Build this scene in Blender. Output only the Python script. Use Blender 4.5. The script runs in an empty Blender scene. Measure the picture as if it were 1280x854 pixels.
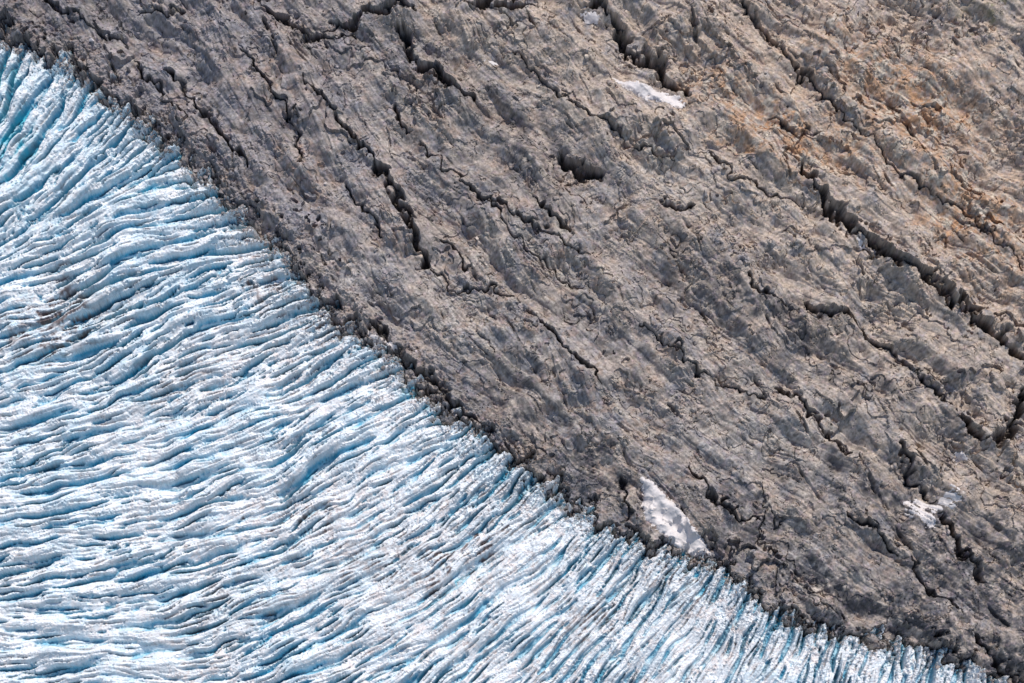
import bpy, math, numpy as np, time
from mathutils import Vector
T0=time.time()
rng=np.random.default_rng(7)
S=0.5                      # metres per map unit
T=math.radians(35)         # mean gradient of the mountainside
U0,U1,V0,V1=-160,1440,-148,1004
W=U1-U0; H=V1-V0
uu,vv=np.meshgrid(np.arange(U0,U1,dtype=np.float32),np.arange(V0,V1,dtype=np.float32))
fx=np.fft.rfftfreq(W)[None,:]; fy=np.fft.fftfreq(H)[:,None]
FR=(np.sqrt(fx*fx+fy*fy)+1e-9).astype(np.float32)
def norm(a): a=a-a.mean(); return (a/a.std()).astype(np.float32)
def spec(filt):
    ph=(rng.standard_normal(FR.shape,dtype=np.float32)+1j*rng.standard_normal(FR.shape,dtype=np.float32))
    return norm(np.fft.irfft2(ph*filt,s=(H,W)))
def band(lam,w=0.35): return spec(np.exp(-(np.log(FR*lam)/w)**2/2))
def fbm(beta,lmax,lmin=2.0): return spec(FR**(-beta)*np.exp(-(1/(FR*lmax))**2)*np.exp(-(FR*lmin)**2))
def smooth(a,l): return np.fft.irfft2(np.fft.rfft2(a)*np.exp(-(FR*l)**2),s=(H,W)).astype(np.float32)
def sst(a,b,x):
    t=np.clip((x-a)/(b-a),0,1); return t*t*(3-2*t)
def lic(items,dx,dy,step=1.5):
    """items: list of (image,length) ; smear noise along a direction field"""
    dx=dx.astype(np.float32).ravel(); dy=dy.astype(np.float32).ravel()
    X=(uu-U0).ravel(); Y=(vv-V0).ravel()
    fl=[i.ravel() for i,_ in items]; acc=[f.copy() for f in fl]; ns=[int(L/step) for _,L in items]
    for sg in (step,-step):
        x=X.copy(); y=Y.copy(); idx=np.arange(W*H)
        for k in range(max(ns)):
            x+=sg*dx[idx]; y+=sg*dy[idx]
            np.clip(x,0,W-1,out=x); np.clip(y,0,H-1,out=y)
            idx=(y+.5).astype(np.int32)*W+(x+.5).astype(np.int32)
            for j,n in enumerate(ns):
                if k<n: acc[j]+=np.float32(0.5+0.5*math.cos(math.pi*(k+1)/(n+1)))*fl[j][idx]
    return [norm(a.reshape(H,W)) for a in acc]
def voro(x,y,c,seed):
    r=np.random.default_rng(seed); tab=r.random((5,128*128)).astype(np.float32)
    px=(x/c).astype(np.float32); py=(y/c).astype(np.float32); ix=np.floor(px).astype(np.int32); iy=np.floor(py).astype(np.int32)
    f1=np.full(x.shape,9e9,np.float32); f2=f1.copy(); bi=np.zeros(x.shape,np.int32); bx=np.zeros(x.shape,np.float32); by=bx.copy()
    for j in (-1,0,1):
        for i in (-1,0,1):
            h=((iy+j)&127)*128+((ix+i)&127)
            dx=px-(ix+i+tab[0][h]); dy=py-(iy+j+tab[1][h]); d=dx*dx+dy*dy; m=d<f1
            f2=np.where(m,f1,np.minimum(f2,d)); f1=np.where(m,d,f1); bi=np.where(m,h,bi); bx=np.where(m,dx,bx); by=np.where(m,dy,by)
    return tab[2][bi]-.5,(bx*(tab[3][bi]-.5)+by*(tab[4][bi]-.5))*c,np.sqrt(f2)-np.sqrt(f1)
def polydist(P,x,y,closed=False):
    P=[np.array(p,float) for p in P]; n=len(P)
    best=np.full(x.shape,1e9,np.float32); sgn=np.zeros(x.shape,np.float32); par=np.zeros(x.shape,np.float32)
    for k in range(n if closed else n-1):
        a=P[k]; b=P[(k+1)%n]; d=b-a; L=max(np.hypot(*d),1e-6)
        rx=x-a[0]; ry=y-a[1]; t=np.clip((rx*d[0]+ry*d[1])/L**2,0,1)
        q=np.hypot(rx-t*d[0],ry-t*d[1]); m=q<best
        best=np.where(m,q,best); sgn=np.where(m,np.sign(rx*d[1]-ry*d[0]),sgn); par=np.where(m,(k+t)/max(n-1,1),par)
    return best,sgn,par
def inpoly(P,x,y):
    r=np.zeros(x.shape,bool); n=len(P)
    for k in range(n):
        (x1,y1),(x2,y2)=P[k],P[(k+1)%n]
        if y1==y2: continue
        r^=((y1>y)!=(y2>y))&(x<(x2-x1)*(y-y1)/(y2-y1)+x1)
    return r
w1=fbm(1.6,90,6); w2=fbm(1.6,90,6); n_lo=fbm(1.8,260,12); n_lo2=fbm(1.8,260,12); n_mid=fbm(1.3,60,2); n_mid2=fbm(1.3,60,2); n_f=fbm(0.9,14,1.2); n_f2=fbm(.9,14,1.2)
m10=smooth(n_mid,10); m10/=m10.std(); m10b=smooth(n_mid2,10); m10b/=m10b.std()
uw=uu+12*w1; vw=vv+12*w2
def blob(cx,cy,rx,ry,ang=0.0):
    a=math.radians(ang); X=(uw-cx)*math.cos(a)+(vw-cy)*math.sin(a); Y=-(uw-cx)*math.sin(a)+(vw-cy)*math.cos(a)
    return np.exp(-((X/rx)**2+(Y/ry)**2))

# ---------------------------------------------------------------- margin
M=[(-600,-140),(-160,-10),(0,42),(40,56),(78,74),(112,98),(155,130),(205,172),(245,208),(292,256),(342,302),(382,342),(410,384),(440,408),(474,430),(512,470),(556,512),(605,543),(650,577),(700,613),(742,649),(790,671),(835,686),(885,701),(930,730),(985,770),(1030,785),(1080,795),(1140,806),(1200,820),(1262,850),(1350,910),(1500,1020),(1900,1300)]
d,s,_=polydist(M,uu,vv)
sd=(np.where(s<0,d,-d)).astype(np.float32)      # + inside ice
if sd[600-V0,200-U0]<0: sd=-sd
sdn=sd+5.0*w1+4.0*n_mid+1.5*n_f+5*m10b
rim=(1-.7*sst(560,800,uu))*.7                    # how rubbly the margin is

# ---------------------------------------------------------------- rock
ang=np.radians(38+13*np.exp(-((uu-250)/350)**2)-5*sst(800,1300,uu)+7*n_lo+3*w1)
rdx,rdy=np.cos(ang),np.sin(ang)
LA,LB,LC,LD,LE=lic([(band(75,.5),140),(band(30,.5),85),(band(12,.5),40),(band(5.5,.5),22),(band(3,.4),14)],rdx,rdy,2)
a2=ang+math.radians(20); QB,QC=lic([(band(24,.5),50),(band(8,.5),28)],np.cos(a2),np.sin(a2),2)
a3=ang-math.radians(50); XB,XC=lic([(band(24,.5),30),(band(8,.5),16)],np.cos(a3),np.sin(a3),2)
print('lic',time.time()-T0)
ca,sa=math.cos(math.radians(41)),math.sin(math.radians(41))
xr=(uw*ca+vw*sa); yr=(-uw*sa+vw*ca)
x2=xr+2*n_mid; y2=yr+2*n_mid2
o0,t0,e0=voro(xr/2.2+300,yr,90,9)
o1,t1,e1=voro(xr/2.8,yr,42,1); o2,t2,e2=voro(x2/2.6,y2,19,2); o3,t3,e3=voro(x2/2.1+40,y2,9,3); o4,t4,e4=voro(x2/1.7+90,y2,4.4,4)
rough=np.clip(0.66+0.52*n_lo2+.4*m10,.10,1.8)
ledge=lambda n:(.4*np.maximum(n,-.3)+0.7*np.tanh(3.5*n))
hr=4.0*n_lo+1.75*LA+.60*ledge(LB)+rough*(.18*ledge(LC)+.07*LD+.02*LE)+.20*QB*(.4+.6*rough)+.06*QC*rough+.16*XB*rough+.06*XC*rough
hr+=2.4*o0+.08*t0+1.3*o1+.10*t1+rough*(.52*o2+.09*t2+.21*o3+.07*t3+.08*o4+.05*t4)+.02*n_f+.05*n_mid+.14*m10
mk_=sst(.0,1.2,m10b+.5*n_lo2)
j1=(sst(1.85,2.6,-QB)*3.4+sst(1.85,2.7,-LB)*3.0)*(.35+.65*mk_)+sst(1.9,2.7,-LC)*1.4*sst(-.3,1,m10)+sst(2.0,2.8,-QC)*.9*mk_
j1+=.9*(1-sst(0,.06,e2))*sst(.7,1.4,m10)+1.5*(1-sst(0,.035,e1))*sst(.3,.9,m10b)
hr-=j1
crackmask=np.zeros_like(hr)
C=[([(1003,200),(1012,222),(1030,248),(1052,272),(1082,300),(1120,326),(1150,342),(1190,370),(1225,400),(1255,428),(1285,452),(1340,500)],8,15,6),
([(445,180),(475,208),(492,238),(508,272),(520,300),(535,334)],6,12,4),
([(495,35),(515,68),(532,84),(560,108),(595,128)],6.5,11,3.5),
([(380,96),(405,138),(432,160),(452,186)],3,7,1.2),
([(700,192),(712,204),(728,213),(746,214)],11,14,3),
([(742,0),(768,35),(800,66),(835,98),(862,112)],8,14,5),
([(212,84),(240,122),(262,150),(290,180),(312,202)],3.8,8,2),
([(322,0),(352,22),(392,48),(440,44)],5,9,2.5),([(412,34),(440,30),(462,16),(520,12)],7,10,2),
([(582,2),(612,6),(664,3)],7,11,2),([(60,0),(90,22),(150,50)],3,6,2),([(180,14),(230,12)],3,5,1),
([(925,0),(962,42),(990,76),(1025,112),(1062,148)],3,7,2),
([(1194,520),(1215,542),(1240,550),(1262,542),(1274,512),(1282,480)],8,12,3),
([(1180,648),(1198,676),(1208,700),(1228,732)],7,11,3),([(1222,795),(1245,826),(1275,858)],7,10,3),
([(1040,385),(1080,404),(1130,446),(1175,495),(1210,530)],3.4,8,2),
([(976,484),(1010,512),(1036,538),(1060,566)],2.8,7,1.5),([(1015,380),(1035,392),(1058,392)],7,10,2),
([(676,402),(696,424),(716,446),(748,474)],3,7,1.5),([(820,254),(845,262),(870,258)],3.8,7,1.5),
([(860,590),(890,622),(925,644),(960,652)],2.6,6,1.2),([(1056,640),(1090,664),(1126,694)],3,7,1.5),
([(490,128),(500,148),(512,170)],4,8,1),([(436,236),(452,262),(476,296)],3,7,1.2),([(556,296),(570,318),(588,334)],2.6,6,1),
([(672,246),(686,272),(712,290)],4,8,1.8),([(930,346),(950,366),(980,384)],3,6,1.2),
([(600,250),(650,272),(700,302),(740,318)],2,4,1),([(540,338),(570,358),(640,366)],2,4,1),([(960,150),(1000,168),(1030,160)],2,4,1),
([(470,400),(488,430),(512,456),(545,478),(572,510),(600,526)],9,9,3),([(776,600),(786,640),(770,655)],5,6,1),
([(1130,560),(1140,600),(1165,620)],4.5,7,2.5),([(880,190),(930,228),(1000,260)],2,4,1.2),([(1140,700),(1160,740),(1200,760)],4,6,2),
([(300,60),(345,120),(372,170),(380,210)],2.4,6,1.2),([(160,60),(190,100),(230,150)],2.4,6,1.2),([(640,60),(700,120),(770,170),(840,200)],1.8,4,2.0),([(520,180),(600,240),(640,300),(720,350)],1.6,4,1.6),([(1060,150),(1130,220),(1200,260),(1280,330)],1.8,4,1.6),([(800,400),(880,470),(960,500)],1.6,4,1.6)]
for P,wd,dp,st in C:
    A=np.array(P); b=(slice(max(int(A[:,1].min())-120-V0,0),int(A[:,1].max())+120-V0),slice(max(int(A[:,0].min())-120-U0,0),int(A[:,0].max())+120-U0))
    X=uu[b]+1.1*m10[b]+.6*n_mid[b]+3*w1[b]; Y=vv[b]+1.1*m10b[b]+.6*n_mid2[b]+3*w2[b]
    d,s,t=polydist(P,X,Y)
    tap=np.sin(np.pi*np.clip(t,0.03,.97))
    wv=wd*(.4+.7*tap**.6)*(1+.4*m10b[b]+.2*n_mid[b])
    g=1-sst(.2,1.0,d/np.maximum(wv,1.5)); hr[b]-=(dp*g*np.clip(1+.4*m10[b],.3,1.3)).astype(np.float32)
    hr[b]+=(st*np.where(s>0,1,-.25)*np.exp(-d/34)*tap).astype(np.float32)
    crackmask[b]=np.maximum(crackmask[b],g)
hr+=3.0*np.exp(-((sd+22)/16)**2)*(.6+.5*n_mid)*rim
hr+=np.exp(-((sd+4)/7)**2)*(1.2*o4+.8*o3)*rim
hr-=20*sst(-10,10,sdn)

def C3(r,g,b): return np.array([r,g,b],np.float32)
def mix(c,col,m): m=np.clip(m,0,1)[...,None]; return c*(1-m)+col*m
rc=np.ones((H,W,3),np.float32)*C3(.345,.288,.252)
rc=mix(rc,C3(.215,.203,.212),.45+.55*fbm(1.6,140,3))
rc=mix(rc,C3(.47,.41,.345),.45*sst(.0,1.6,LB+.7*n_mid)+.35*sst(.3,1.5,fbm(1.2,40,1.5)))
rc=mix(rc,C3(.27,.18,.135),.5*sst(.2,1.5,fbm(1.5,70,2)+.3*LC))
right=sst(600,1100,uu-0.9*vv+300)
rc=mix(rc,C3(.45,.36,.285),right*(.5+.3*n_mid2))
rc=mix(rc,C3(.23,.22,.245),.5*(1-sst(250,560,uu-0.2*vv))*(.8+.3*n_mid))
R_=fbm(1.3,50,1.5)
rust=1.2*blob(985,172,95,34,12)+.6*blob(1150,150,90,70,30)+1.0*blob(1205,268,60,45)+.4*blob(1100,95,100,40,30)+.35*blob(1200,120,120,110)+.6*blob(380,215,30,30)+.7*blob(900,110,50,28,30)+.6*blob(1260,330,60,70)+.45*blob(340,100,50,35)+.3*blob(1000,60,160,60)+.35*blob(520,320,40,30)
rc=mix(rc,C3(.41,.235,.13),rust*sst(-1.4,1.6,R_+.3*LC)*.85)
rc=mix(rc,C3(.52,.45,.36),.6*rust*sst(.2,1.6,-R_))
light=.8*blob(945,545,100,40,20)+.7*blob(575,395,90,40,35)+.7*blob(840,215,60,40,30)+.5*blob(700,520,60,20,40)+.8*blob(1010,700,60,25,45)+.6*blob(1060,520,60,30)+.5*blob(740,360,60,35,30)+.6*blob(440,340,50,40,50)
rc=mix(rc,C3(.47,.425,.38),light*sst(-.9,1.1,R_+.4*LC)*.85)
dark=1.4*blob(1120,770,240,45,25)+1.3*blob(1230,740,90,95)+1.2*blob(730,575,100,36,38)+1.1*blob(1090,625,140,42,25)+.9*blob(660,190,75,55,40)+1.0*blob(1000,430,140,45,35)+.8*blob(640,470,55,60,40)+.9*blob(470,60,130,35,20)+.8*blob(760,420,100,28,40)+.9*blob(940,650,80,32,35)+.7*blob(60,20,120,30)+.6*blob(340,130,80,60,40)+.6*blob(870,330,90,32,35)+.6*blob(560,250,60,40,40)+.5*blob(1180,480,60,60)
rc=mix(rc,C3(.076,.073,.08),np.clip(dark,0,1.1)*sst(-1.2,1.0,fbm(1.3,70,2)+.6*LB)*.85)
rc=mix(rc,C3(.10,.09,.09),.6*rim*np.exp(-np.maximum(-sdn,0)/10))
rc=mix(rc,C3(.045,.042,.044),.75*crackmask+.5*sst(1.4,2.4,-QB)*mk_+.35*sst(1.5,2.4,-LC))
lich=fbm(1.1,25,1.2)
rc=mix(rc,C3(.14,.13,.09),.4*sst(.6,1.8,lich)); rc=mix(rc,C3(.36,.27,.30),.3*sst(.8,2,fbm(1.2,30,2)))
rc=mix(rc,C3(.12,.13,.045),.6*blob(1235,4,40,10)*sst(-.5,.8,R_))
rc*= (1+.10*n_f+.10*(o3*2)+.09*(o4*2)+.10*LD+.08*LE+.08*XC+.08*QC)[...,None]; rc=np.clip(rc,.03,.65)
print('rock',time.time()-T0)

# ---------------------------------------------------------------- ice
ctl=[(10,90,78),(60,120,62),(30,200,66),(110,180,40),(60,270,14),(200,260,16),(60,350,20),(220,360,22),(320,330,14),(60,450,22),(250,450,24),(400,430,22),(60,560,10),(250,560,22),(430,540,30),(540,540,30),(60,680,6),(250,680,16),(420,680,28),(580,640,36),(690,650,42),(60,820,4),(250,820,12),(420,810,24),(560,780,36),(700,770,46),(800,740,54),(900,780,60),(1000,830,68),(1120,850,74),(1250,900,80)]
num=np.zeros_like(uu); den=np.full_like(uu,1e-12)
for cx,cy,a in ctl:
    w=np.exp(-((uu-cx)**2+(vv-cy)**2)/(2*75.**2)).astype(np.float32)+1e-6/(1+((uu-cx)**2+(vv-cy)**2)/1e4); num+=w*a; den+=w
th=np.radians(num/den+5*n_lo2+3.5*w1+5*m10)
idx,idy=np.cos(th),-np.sin(th)
I36,I22,I14,I7,I4=lic([(band(40,.3),80),(band(24,.4),60),(band(15,.4),42),(band(7,.35),20),(band(4,.35),12)],idx,idy,1.5)
sel=sst(-.8,.8,n_lo+.003*(400-uu)/1.0+.3*m10b)       # coarse crevasses to the left
s1=norm((.30+.95*sel)*I22+.50*I36+(1.0-.5*sel)*I14+.22*I7+.17*n_mid)
marg=np.exp(-np.maximum(sd,0)/34)
px_=(uu*np.cos(math.radians(25))-vv*np.sin(math.radians(25)))+3*n_mid; py_=(uu*np.sin(math.radians(25))+vv*np.cos(math.radians(25)))+3*n_mid2
o5,t5,e5=voro(px_/2.4,py_,11,11); o6,t6,e6=voro(px_/1.9,py_,5,12)
openness=.76+.32*np.clip(n_lo2,-1.5,1.5)+.45*marg+.55*blob(150,330,220,120)+.6*blob(20,150,60,110)-.2*blob(600,720,180,70,-30)
openness=np.clip(openness,.38,1.8)
# width-controlled, steep-walled crevasses with wide tops
crev=sst(.32,.84,-s1)*(.55+.45*sst(0.4,1.6,-s1))
crev2=sst(1.05,1.4,-I7-.25*s1)
step=np.tanh(5*(s1-.75))*.5
hi=1.5*n_lo+.9*I36+openness*(-5.4*crev+1.4*step+.40*s1-1.2*crev2)+.18*I7+.06*I4
hi+=(.45+1.0*marg)*(1.4*o5+.12*t5)+(.28+.7*marg)*(.7*o6+.14*t6)+.025*n_f
hi-=4*marg*sst(.5,1.3,n_mid)
hi-=1.2*sst(1.3,2.0,-n_mid2)*openness
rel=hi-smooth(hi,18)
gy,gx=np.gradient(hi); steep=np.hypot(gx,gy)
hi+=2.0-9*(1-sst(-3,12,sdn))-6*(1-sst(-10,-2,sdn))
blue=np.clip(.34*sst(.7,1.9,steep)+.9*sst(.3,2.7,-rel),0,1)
reg=np.clip(.5+.6*blob(60,250,240,220)+.4*blob(20,640,220,240)+.25*n_lo-.2*sst(300,700,uu),.22,1)
ic=np.ones((H,W,3),np.float32)*C3(.775,.785,.79)
ic=mix(ic,C3(.50,.66,.74),.6*reg*sst(-1,1.2,fbm(1.2,70,3)+.4*blue))
ic=mix(ic,C3(.70,.62,.585),(1.1-.85*reg)*sst(-.4,1.6,fbm(1.1,50,1.5))*.9)
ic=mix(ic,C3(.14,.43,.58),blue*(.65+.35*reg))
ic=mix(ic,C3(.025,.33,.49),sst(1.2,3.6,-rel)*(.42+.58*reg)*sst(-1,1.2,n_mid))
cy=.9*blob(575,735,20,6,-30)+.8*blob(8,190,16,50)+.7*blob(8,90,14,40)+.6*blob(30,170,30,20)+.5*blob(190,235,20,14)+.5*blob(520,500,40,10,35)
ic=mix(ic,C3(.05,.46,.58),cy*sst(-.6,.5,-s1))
dirt=np.clip(1.1*blob(70,400,65,34,-15)+.9*blob(365,650,65,10,-15)+1.0*blob(585,690,55,9,-25)+.8*blob(345,362,32,22)+.75*blob(410,400,32,24)+.7*blob(740,770,40,14,-40)+.5*blob(850,740,60,20,30)+.6*blob(480,700,80,34)+.4*blob(230,480,80,30,-20)+.4*blob(300,760,100,22,-15)+.35*blob(620,620,60,20,-30)+.3*blob(960,820,80,20,10),0,1)+.4*rim*np.exp(-np.maximum(sdn,0)/10)
dirt+=.40*sst(.7,2.0,-I7)+.5*sst(.8,1.9,fbm(1.,30,1.2))*(.45+marg)
ic=mix(ic,C3(.19,.15,.145),dirt*sst(-.7,.9,-I7+.6*n_mid2))
ic=mix(ic,C3(.29,.225,.175),.65*sst(.7,1.8,fbm(.8,12,1.2))*marg)
ic*=(1+.04*n_f+.04*o6*2)[...,None]; ic=np.clip(ic,.025,.85)
print('ice',time.time()-T0)

# ---------------------------------------------------------------- meshes
cT,sT=math.cos(T),math.sin(T)
def world(u,v,h):
    a=(u-640)*S; b=(427-v)*S
    return np.stack([a+0*h,b*cT-.28*h,b*sT+.96*h],-1).astype(np.float32)
def mk(name,co,quads,col,mat,smooth=False):
    me=bpy.data.meshes.new(name); n=len(co); m=len(quads)
    me.vertices.add(n); me.vertices.foreach_set('co',np.ascontiguousarray(co,np.float32).ravel())
    k=quads.shape[1]
    me.loops.add(m*k); me.loops.foreach_set('vertex_index',np.ascontiguousarray(quads,np.int32).ravel())
    me.polygons.add(m); me.polygons.foreach_set('loop_start',np.arange(0,m*k,k,dtype=np.int32))
    me.update(calc_edges=True)
    if col is not None:
        at=me.attributes.new('col','FLOAT_COLOR','POINT'); c4=np.ones((n,4),np.float32); c4[:,:3]=col
        at.data.foreach_set('color',c4.ravel())
    me.polygons.foreach_set('use_smooth',np.full(m,smooth,bool))
    me.materials.append(mat); ob=bpy.data.objects.new(name,me); bpy.context.collection.objects.link(ob); return ob
def ext(a0,a1): 
    off=np.array([15,40,80,140,240,400,650,1000,1500,2200],float)
    return np.concatenate([a0-off[::-1],np.arange(a0,a1),a1-1+off])
def grid(h,c,mask=None):
    U=ext(U0,U1); V=ext(V0,V1); k=10
    hp=np.pad(h,k,mode='edge'); cp=np.pad(c,((k,k),(k,k),(0,0)),mode='edge')
    X,Y=np.meshgrid(U,V); co=world(X,Y,hp).reshape(-1,3); cc=cp.reshape(-1,3)
    ny,nx=X.shape; I=np.arange(ny*nx).reshape(ny,nx)
    q=np.stack([I[1:,:-1],I[1:,1:],I[:-1,1:],I[:-1,:-1]],-1)
    if mask is not None:
        mp=np.pad(mask,k,mode='edge'); q=q[(mp[1:,:-1]&mp[1:,1:]&mp[:-1,1:]&mp[:-1,:-1])]
        q=q.reshape(-1,4); used=np.zeros(ny*nx,bool); used[q.ravel()]=True
        mp2=np.cumsum(used)-1; return co[used],mp2[q],cc[used]
    return co,q.reshape(-1,4),cc
def material(name,rough,scales,lo,hi_,bstr,bdist,spec_=.3,attr=True,base=None):
    m=bpy.data.materials.new(name); m.use_nodes=True; N=m.node_tree.nodes; L=m.node_tree.links
    bs=N['Principled BSDF']; bs.inputs['Roughness'].default_value=rough; bs.inputs['Specular IOR Level'].default_value=spec_
    tc=N.new('ShaderNodeTexCoord')
    n1=N.new('ShaderNodeTexNoise'); n1.inputs['Scale'].default_value=scales[0]; n1.inputs['Detail'].default_value=4; n1.inputs['Roughness'].default_value=.7
    L.new(tc.outputs['Object'],n1.inputs['Vector'])
    mr=N.new('ShaderNodeMapRange'); mr.inputs[1].default_value=.3; mr.inputs[2].default_value=.7; mr.inputs[3].default_value=lo; mr.inputs[4].default_value=hi_
    L.new(n1.outputs['Fac'],mr.inputs[0])
    vm=N.new('ShaderNodeVectorMath'); vm.operation='SCALE'
    if attr:
        at=N.new('ShaderNodeAttribute'); at.attribute_name='col'; L.new(at.outputs['Color'],vm.inputs[0])
    else: vm.inputs[0].default_value=base
    L.new(mr.outputs[0],vm.inputs['Scale']); L.new(vm.outputs[0],bs.inputs['Base Color'])
    n2=N.new('ShaderNodeTexNoise'); n2.inputs['Scale'].default_value=scales[1]; n2.inputs['Detail'].default_value=3; n2.inputs['Roughness'].default_value=.65
    L.new(tc.outputs['Object'],n2.inputs['Vector'])
    bp=N.new('ShaderNodeBump'); bp.inputs['Strength'].default_value=bstr; bp.inputs['Distance'].default_value=bdist
    L.new(n2.outputs['Fac'],bp.inputs['Height']); L.new(bp.outputs[0],bs.inputs['Normal'])
    return m
mrock=material('weathered_schist',.85,(.9,.8),.86,1.14,.3,.3)
mice=material('glacier_ice',.6,(.7,.9),.95,1.05,.25,.25,.3)
msnow=material('old_snow',.7,(.35,.5),.88,1.05,.4,.4,.2,False,(.66,.61,.59))
mboul=material('moraine_rubble',.9,(.6,1.5),.7,1.3,.5,.3,.2)
hr=hr.astype(np.float32)
mk('mountain_rock_face',*grid(hr,rc),mrock)
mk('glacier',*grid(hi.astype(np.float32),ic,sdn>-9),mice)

hs=smooth(hr,14)
SP=[([(766,96),(782,99),(802,104),(826,112),(846,118),(857,128),(850,136),(832,131),(808,124),(786,112)],1.5),
([(802,598),(818,606),(832,622),(850,642),(868,664),(892,690),(870,694),(845,686),(824,668),(808,650),(803,625)],1.5),
([(728,13),(742,9),(750,18),(746,25),(736,20)],.8),([(604,75),(614,73),(622,76),(614,79)],.7),
([(1130,626),(1150,622),(1170,626),(1192,608),(1202,618),(1192,636),(1178,642),(1168,662),(1152,652),(1138,642)],.3),
([(458,414),(480,420),(496,432),(484,438),(466,428)],1.1),
([(1068,296),(1082,304),(1100,316),(1096,319),(1078,310)],.6),([(1192,568),(1206,562),(1212,572),(1200,578)],.3)]
for P,th_ in SP:
    A=np.array(P); y0,y1=int(A[:,1].min())-10,int(A[:,1].max())+10; x0,x1=int(A[:,0].min())-10,int(A[:,0].max())+10
    b=(slice(y0-V0,y1-V0),slice(x0-U0,x1-U0)); X=uu[b]+1.2*n_mid[b]+.8*n_f[b]; Y=vv[b]+1.2*n_mid2[b]+.8*n_f2[b]
    d,_,_=polydist(P,X,Y,True); ins=np.where(inpoly(P,X,Y),d,-d)
    z=np.maximum(hs[b],hr[b]*.75+hs[b]*.25)+th_*(np.tanh(ins/2.5))+.1+.12*n_mid[b]
    if th_==.3: z=hs[b]*.4+hr[b]*.6+.3*np.tanh(ins/2.5)+.3*LC[b]+.2*LD[b]+.1*n_f[b]
    keep=ins>-2.2; ny,nx=X.shape; I=np.arange(ny*nx).reshape(ny,nx)
    q=np.stack([I[1:,:-1],I[1:,1:],I[:-1,1:],I[:-1,:-1]],-1)[(keep[1:,:-1]&keep[1:,1:]&keep[:-1,1:]&keep[:-1,:-1])]
    used=np.zeros(ny*nx,bool); used[q.ravel()]=True; mp=np.cumsum(used)-1
    mk('snow_patch',world(uu[b],vv[b],z).reshape(-1,3)[used],mp[q],None,msnow,True)

import bmesh
bm=bmesh.new(); bmesh.ops.create_icosphere(bm,subdivisions=1,radius=1); bv=np.array([v.co[:] for v in bm.verts]); bf=np.array([[v.index for v in f.verts] for f in bm.faces]); bm.free()
def rubble(name,pts,hgt,size,cols):
    n=len(pts); V=np.repeat(bv[None],n,0)*(1+.35*rng.standard_normal((n,len(bv),1)).clip(-1,1))
    V*=rng.uniform(.6,1.3,(n,1,3))*size[:,None,None]
    a=rng.uniform(0,6.3,n); c_,s_=np.cos(a)[:,None],np.sin(a)[:,None]
    V=np.stack([V[...,0]*c_-V[...,1]*s_,V[...,0]*s_+V[...,1]*c_,V[...,2]],-1)
    V+=world(pts[:,0],pts[:,1],hgt)[:,None,:]
    F=(bf[None]+(np.arange(n)*len(bv))[:,None,None]).reshape(-1,3)
    mk(name,V.reshape(-1,3),F,np.repeat(cols,len(bv),0),mboul)
def pick(dens,n):
    p=np.clip(dens,0,None).ravel().astype(float); p/=p.sum(); i=rng.choice(len(p),n,p=p); return i//W,i%W
den_=np.exp(-((sd-5)/10)**2)*(.08+sst(-.2,1,n_mid))*(1.7-1.2*sst(400,650,uu))*((uu>-100)&(uu<1300))
r_,c_=pick(den_,4500); z=np.maximum(hi[r_,c_],hr[r_,c_]); sz=np.clip(rng.lognormal(-.8,.5,4500),.25,1.7)
cl=rc[r_,c_]*.5+np.array([.12,.105,.10])*rng.uniform(.6,1.6,(4500,1))
rubble('moraine_rubble',np.stack([c_+U0,r_+V0],-1).astype(float),z+.1*sz,sz,cl)
den2=sst(.8,2,n_mid)*(sd<-15)*((uu>0)&(uu<1280)&(vv>0))
r_,c_=pick(den2,1200); sz=np.clip(rng.lognormal(-.9,.5,1200),.2,1.6)
rubble('scattered_boulders',np.stack([c_+U0,r_+V0],-1).astype(float),hr[r_,c_]+.1*sz,sz,rc[r_,c_]*rng.uniform(.7,1.4,(1200,1)))
print('mesh',time.time()-T0)

# ---------------------------------------------------------------- light & camera
n=Vector((0,-sT,cT)); up=Vector((0,cT,sT)); rt=Vector((1,0,0))
ts=(n*math.cos(math.radians(47))+(rt*.30+up*.954).normalized()*math.sin(math.radians(47))).normalized()
el=math.asin(ts.z); az=math.atan2(ts.x,ts.y)
sl=bpy.data.lights.new('sun','SUN'); sl.energy=4.1; sl.angle=math.radians(.53); sl.color=(1,.95,.89)
so=bpy.data.objects.new('sun',sl); so.rotation_euler=ts.to_track_quat('Z','Y').to_euler(); bpy.context.collection.objects.link(so)
wd=bpy.data.worlds.new('World'); bpy.context.scene.world=wd; wd.use_nodes=True
sk=wd.node_tree.nodes.new('ShaderNodeTexSky'); sk.sky_type='NISHITA'; sk.sun_disc=False; sk.sun_elevation=el; sk.sun_rotation=az; sk.altitude=1500
bg=wd.node_tree.nodes['Background']; bg.inputs[1].default_value=.15; wd.node_tree.links.new(sk.outputs[0],bg.inputs[0])
cd=bpy.data.cameras.new('camera'); D=1500; cd.sensor_width=36; cd.lens=36*D/(1280*S); cd.clip_end=12000; cd.clip_start=1
co=bpy.data.objects.new('camera',cd); co.location=n*D; co.rotation_euler=(T,0,0); bpy.context.collection.objects.link(co)
sc=bpy.context.scene; sc.camera=co; sc.view_settings.view_transform='Standard'; sc.view_settings.look='None'; sc.view_settings.exposure=0
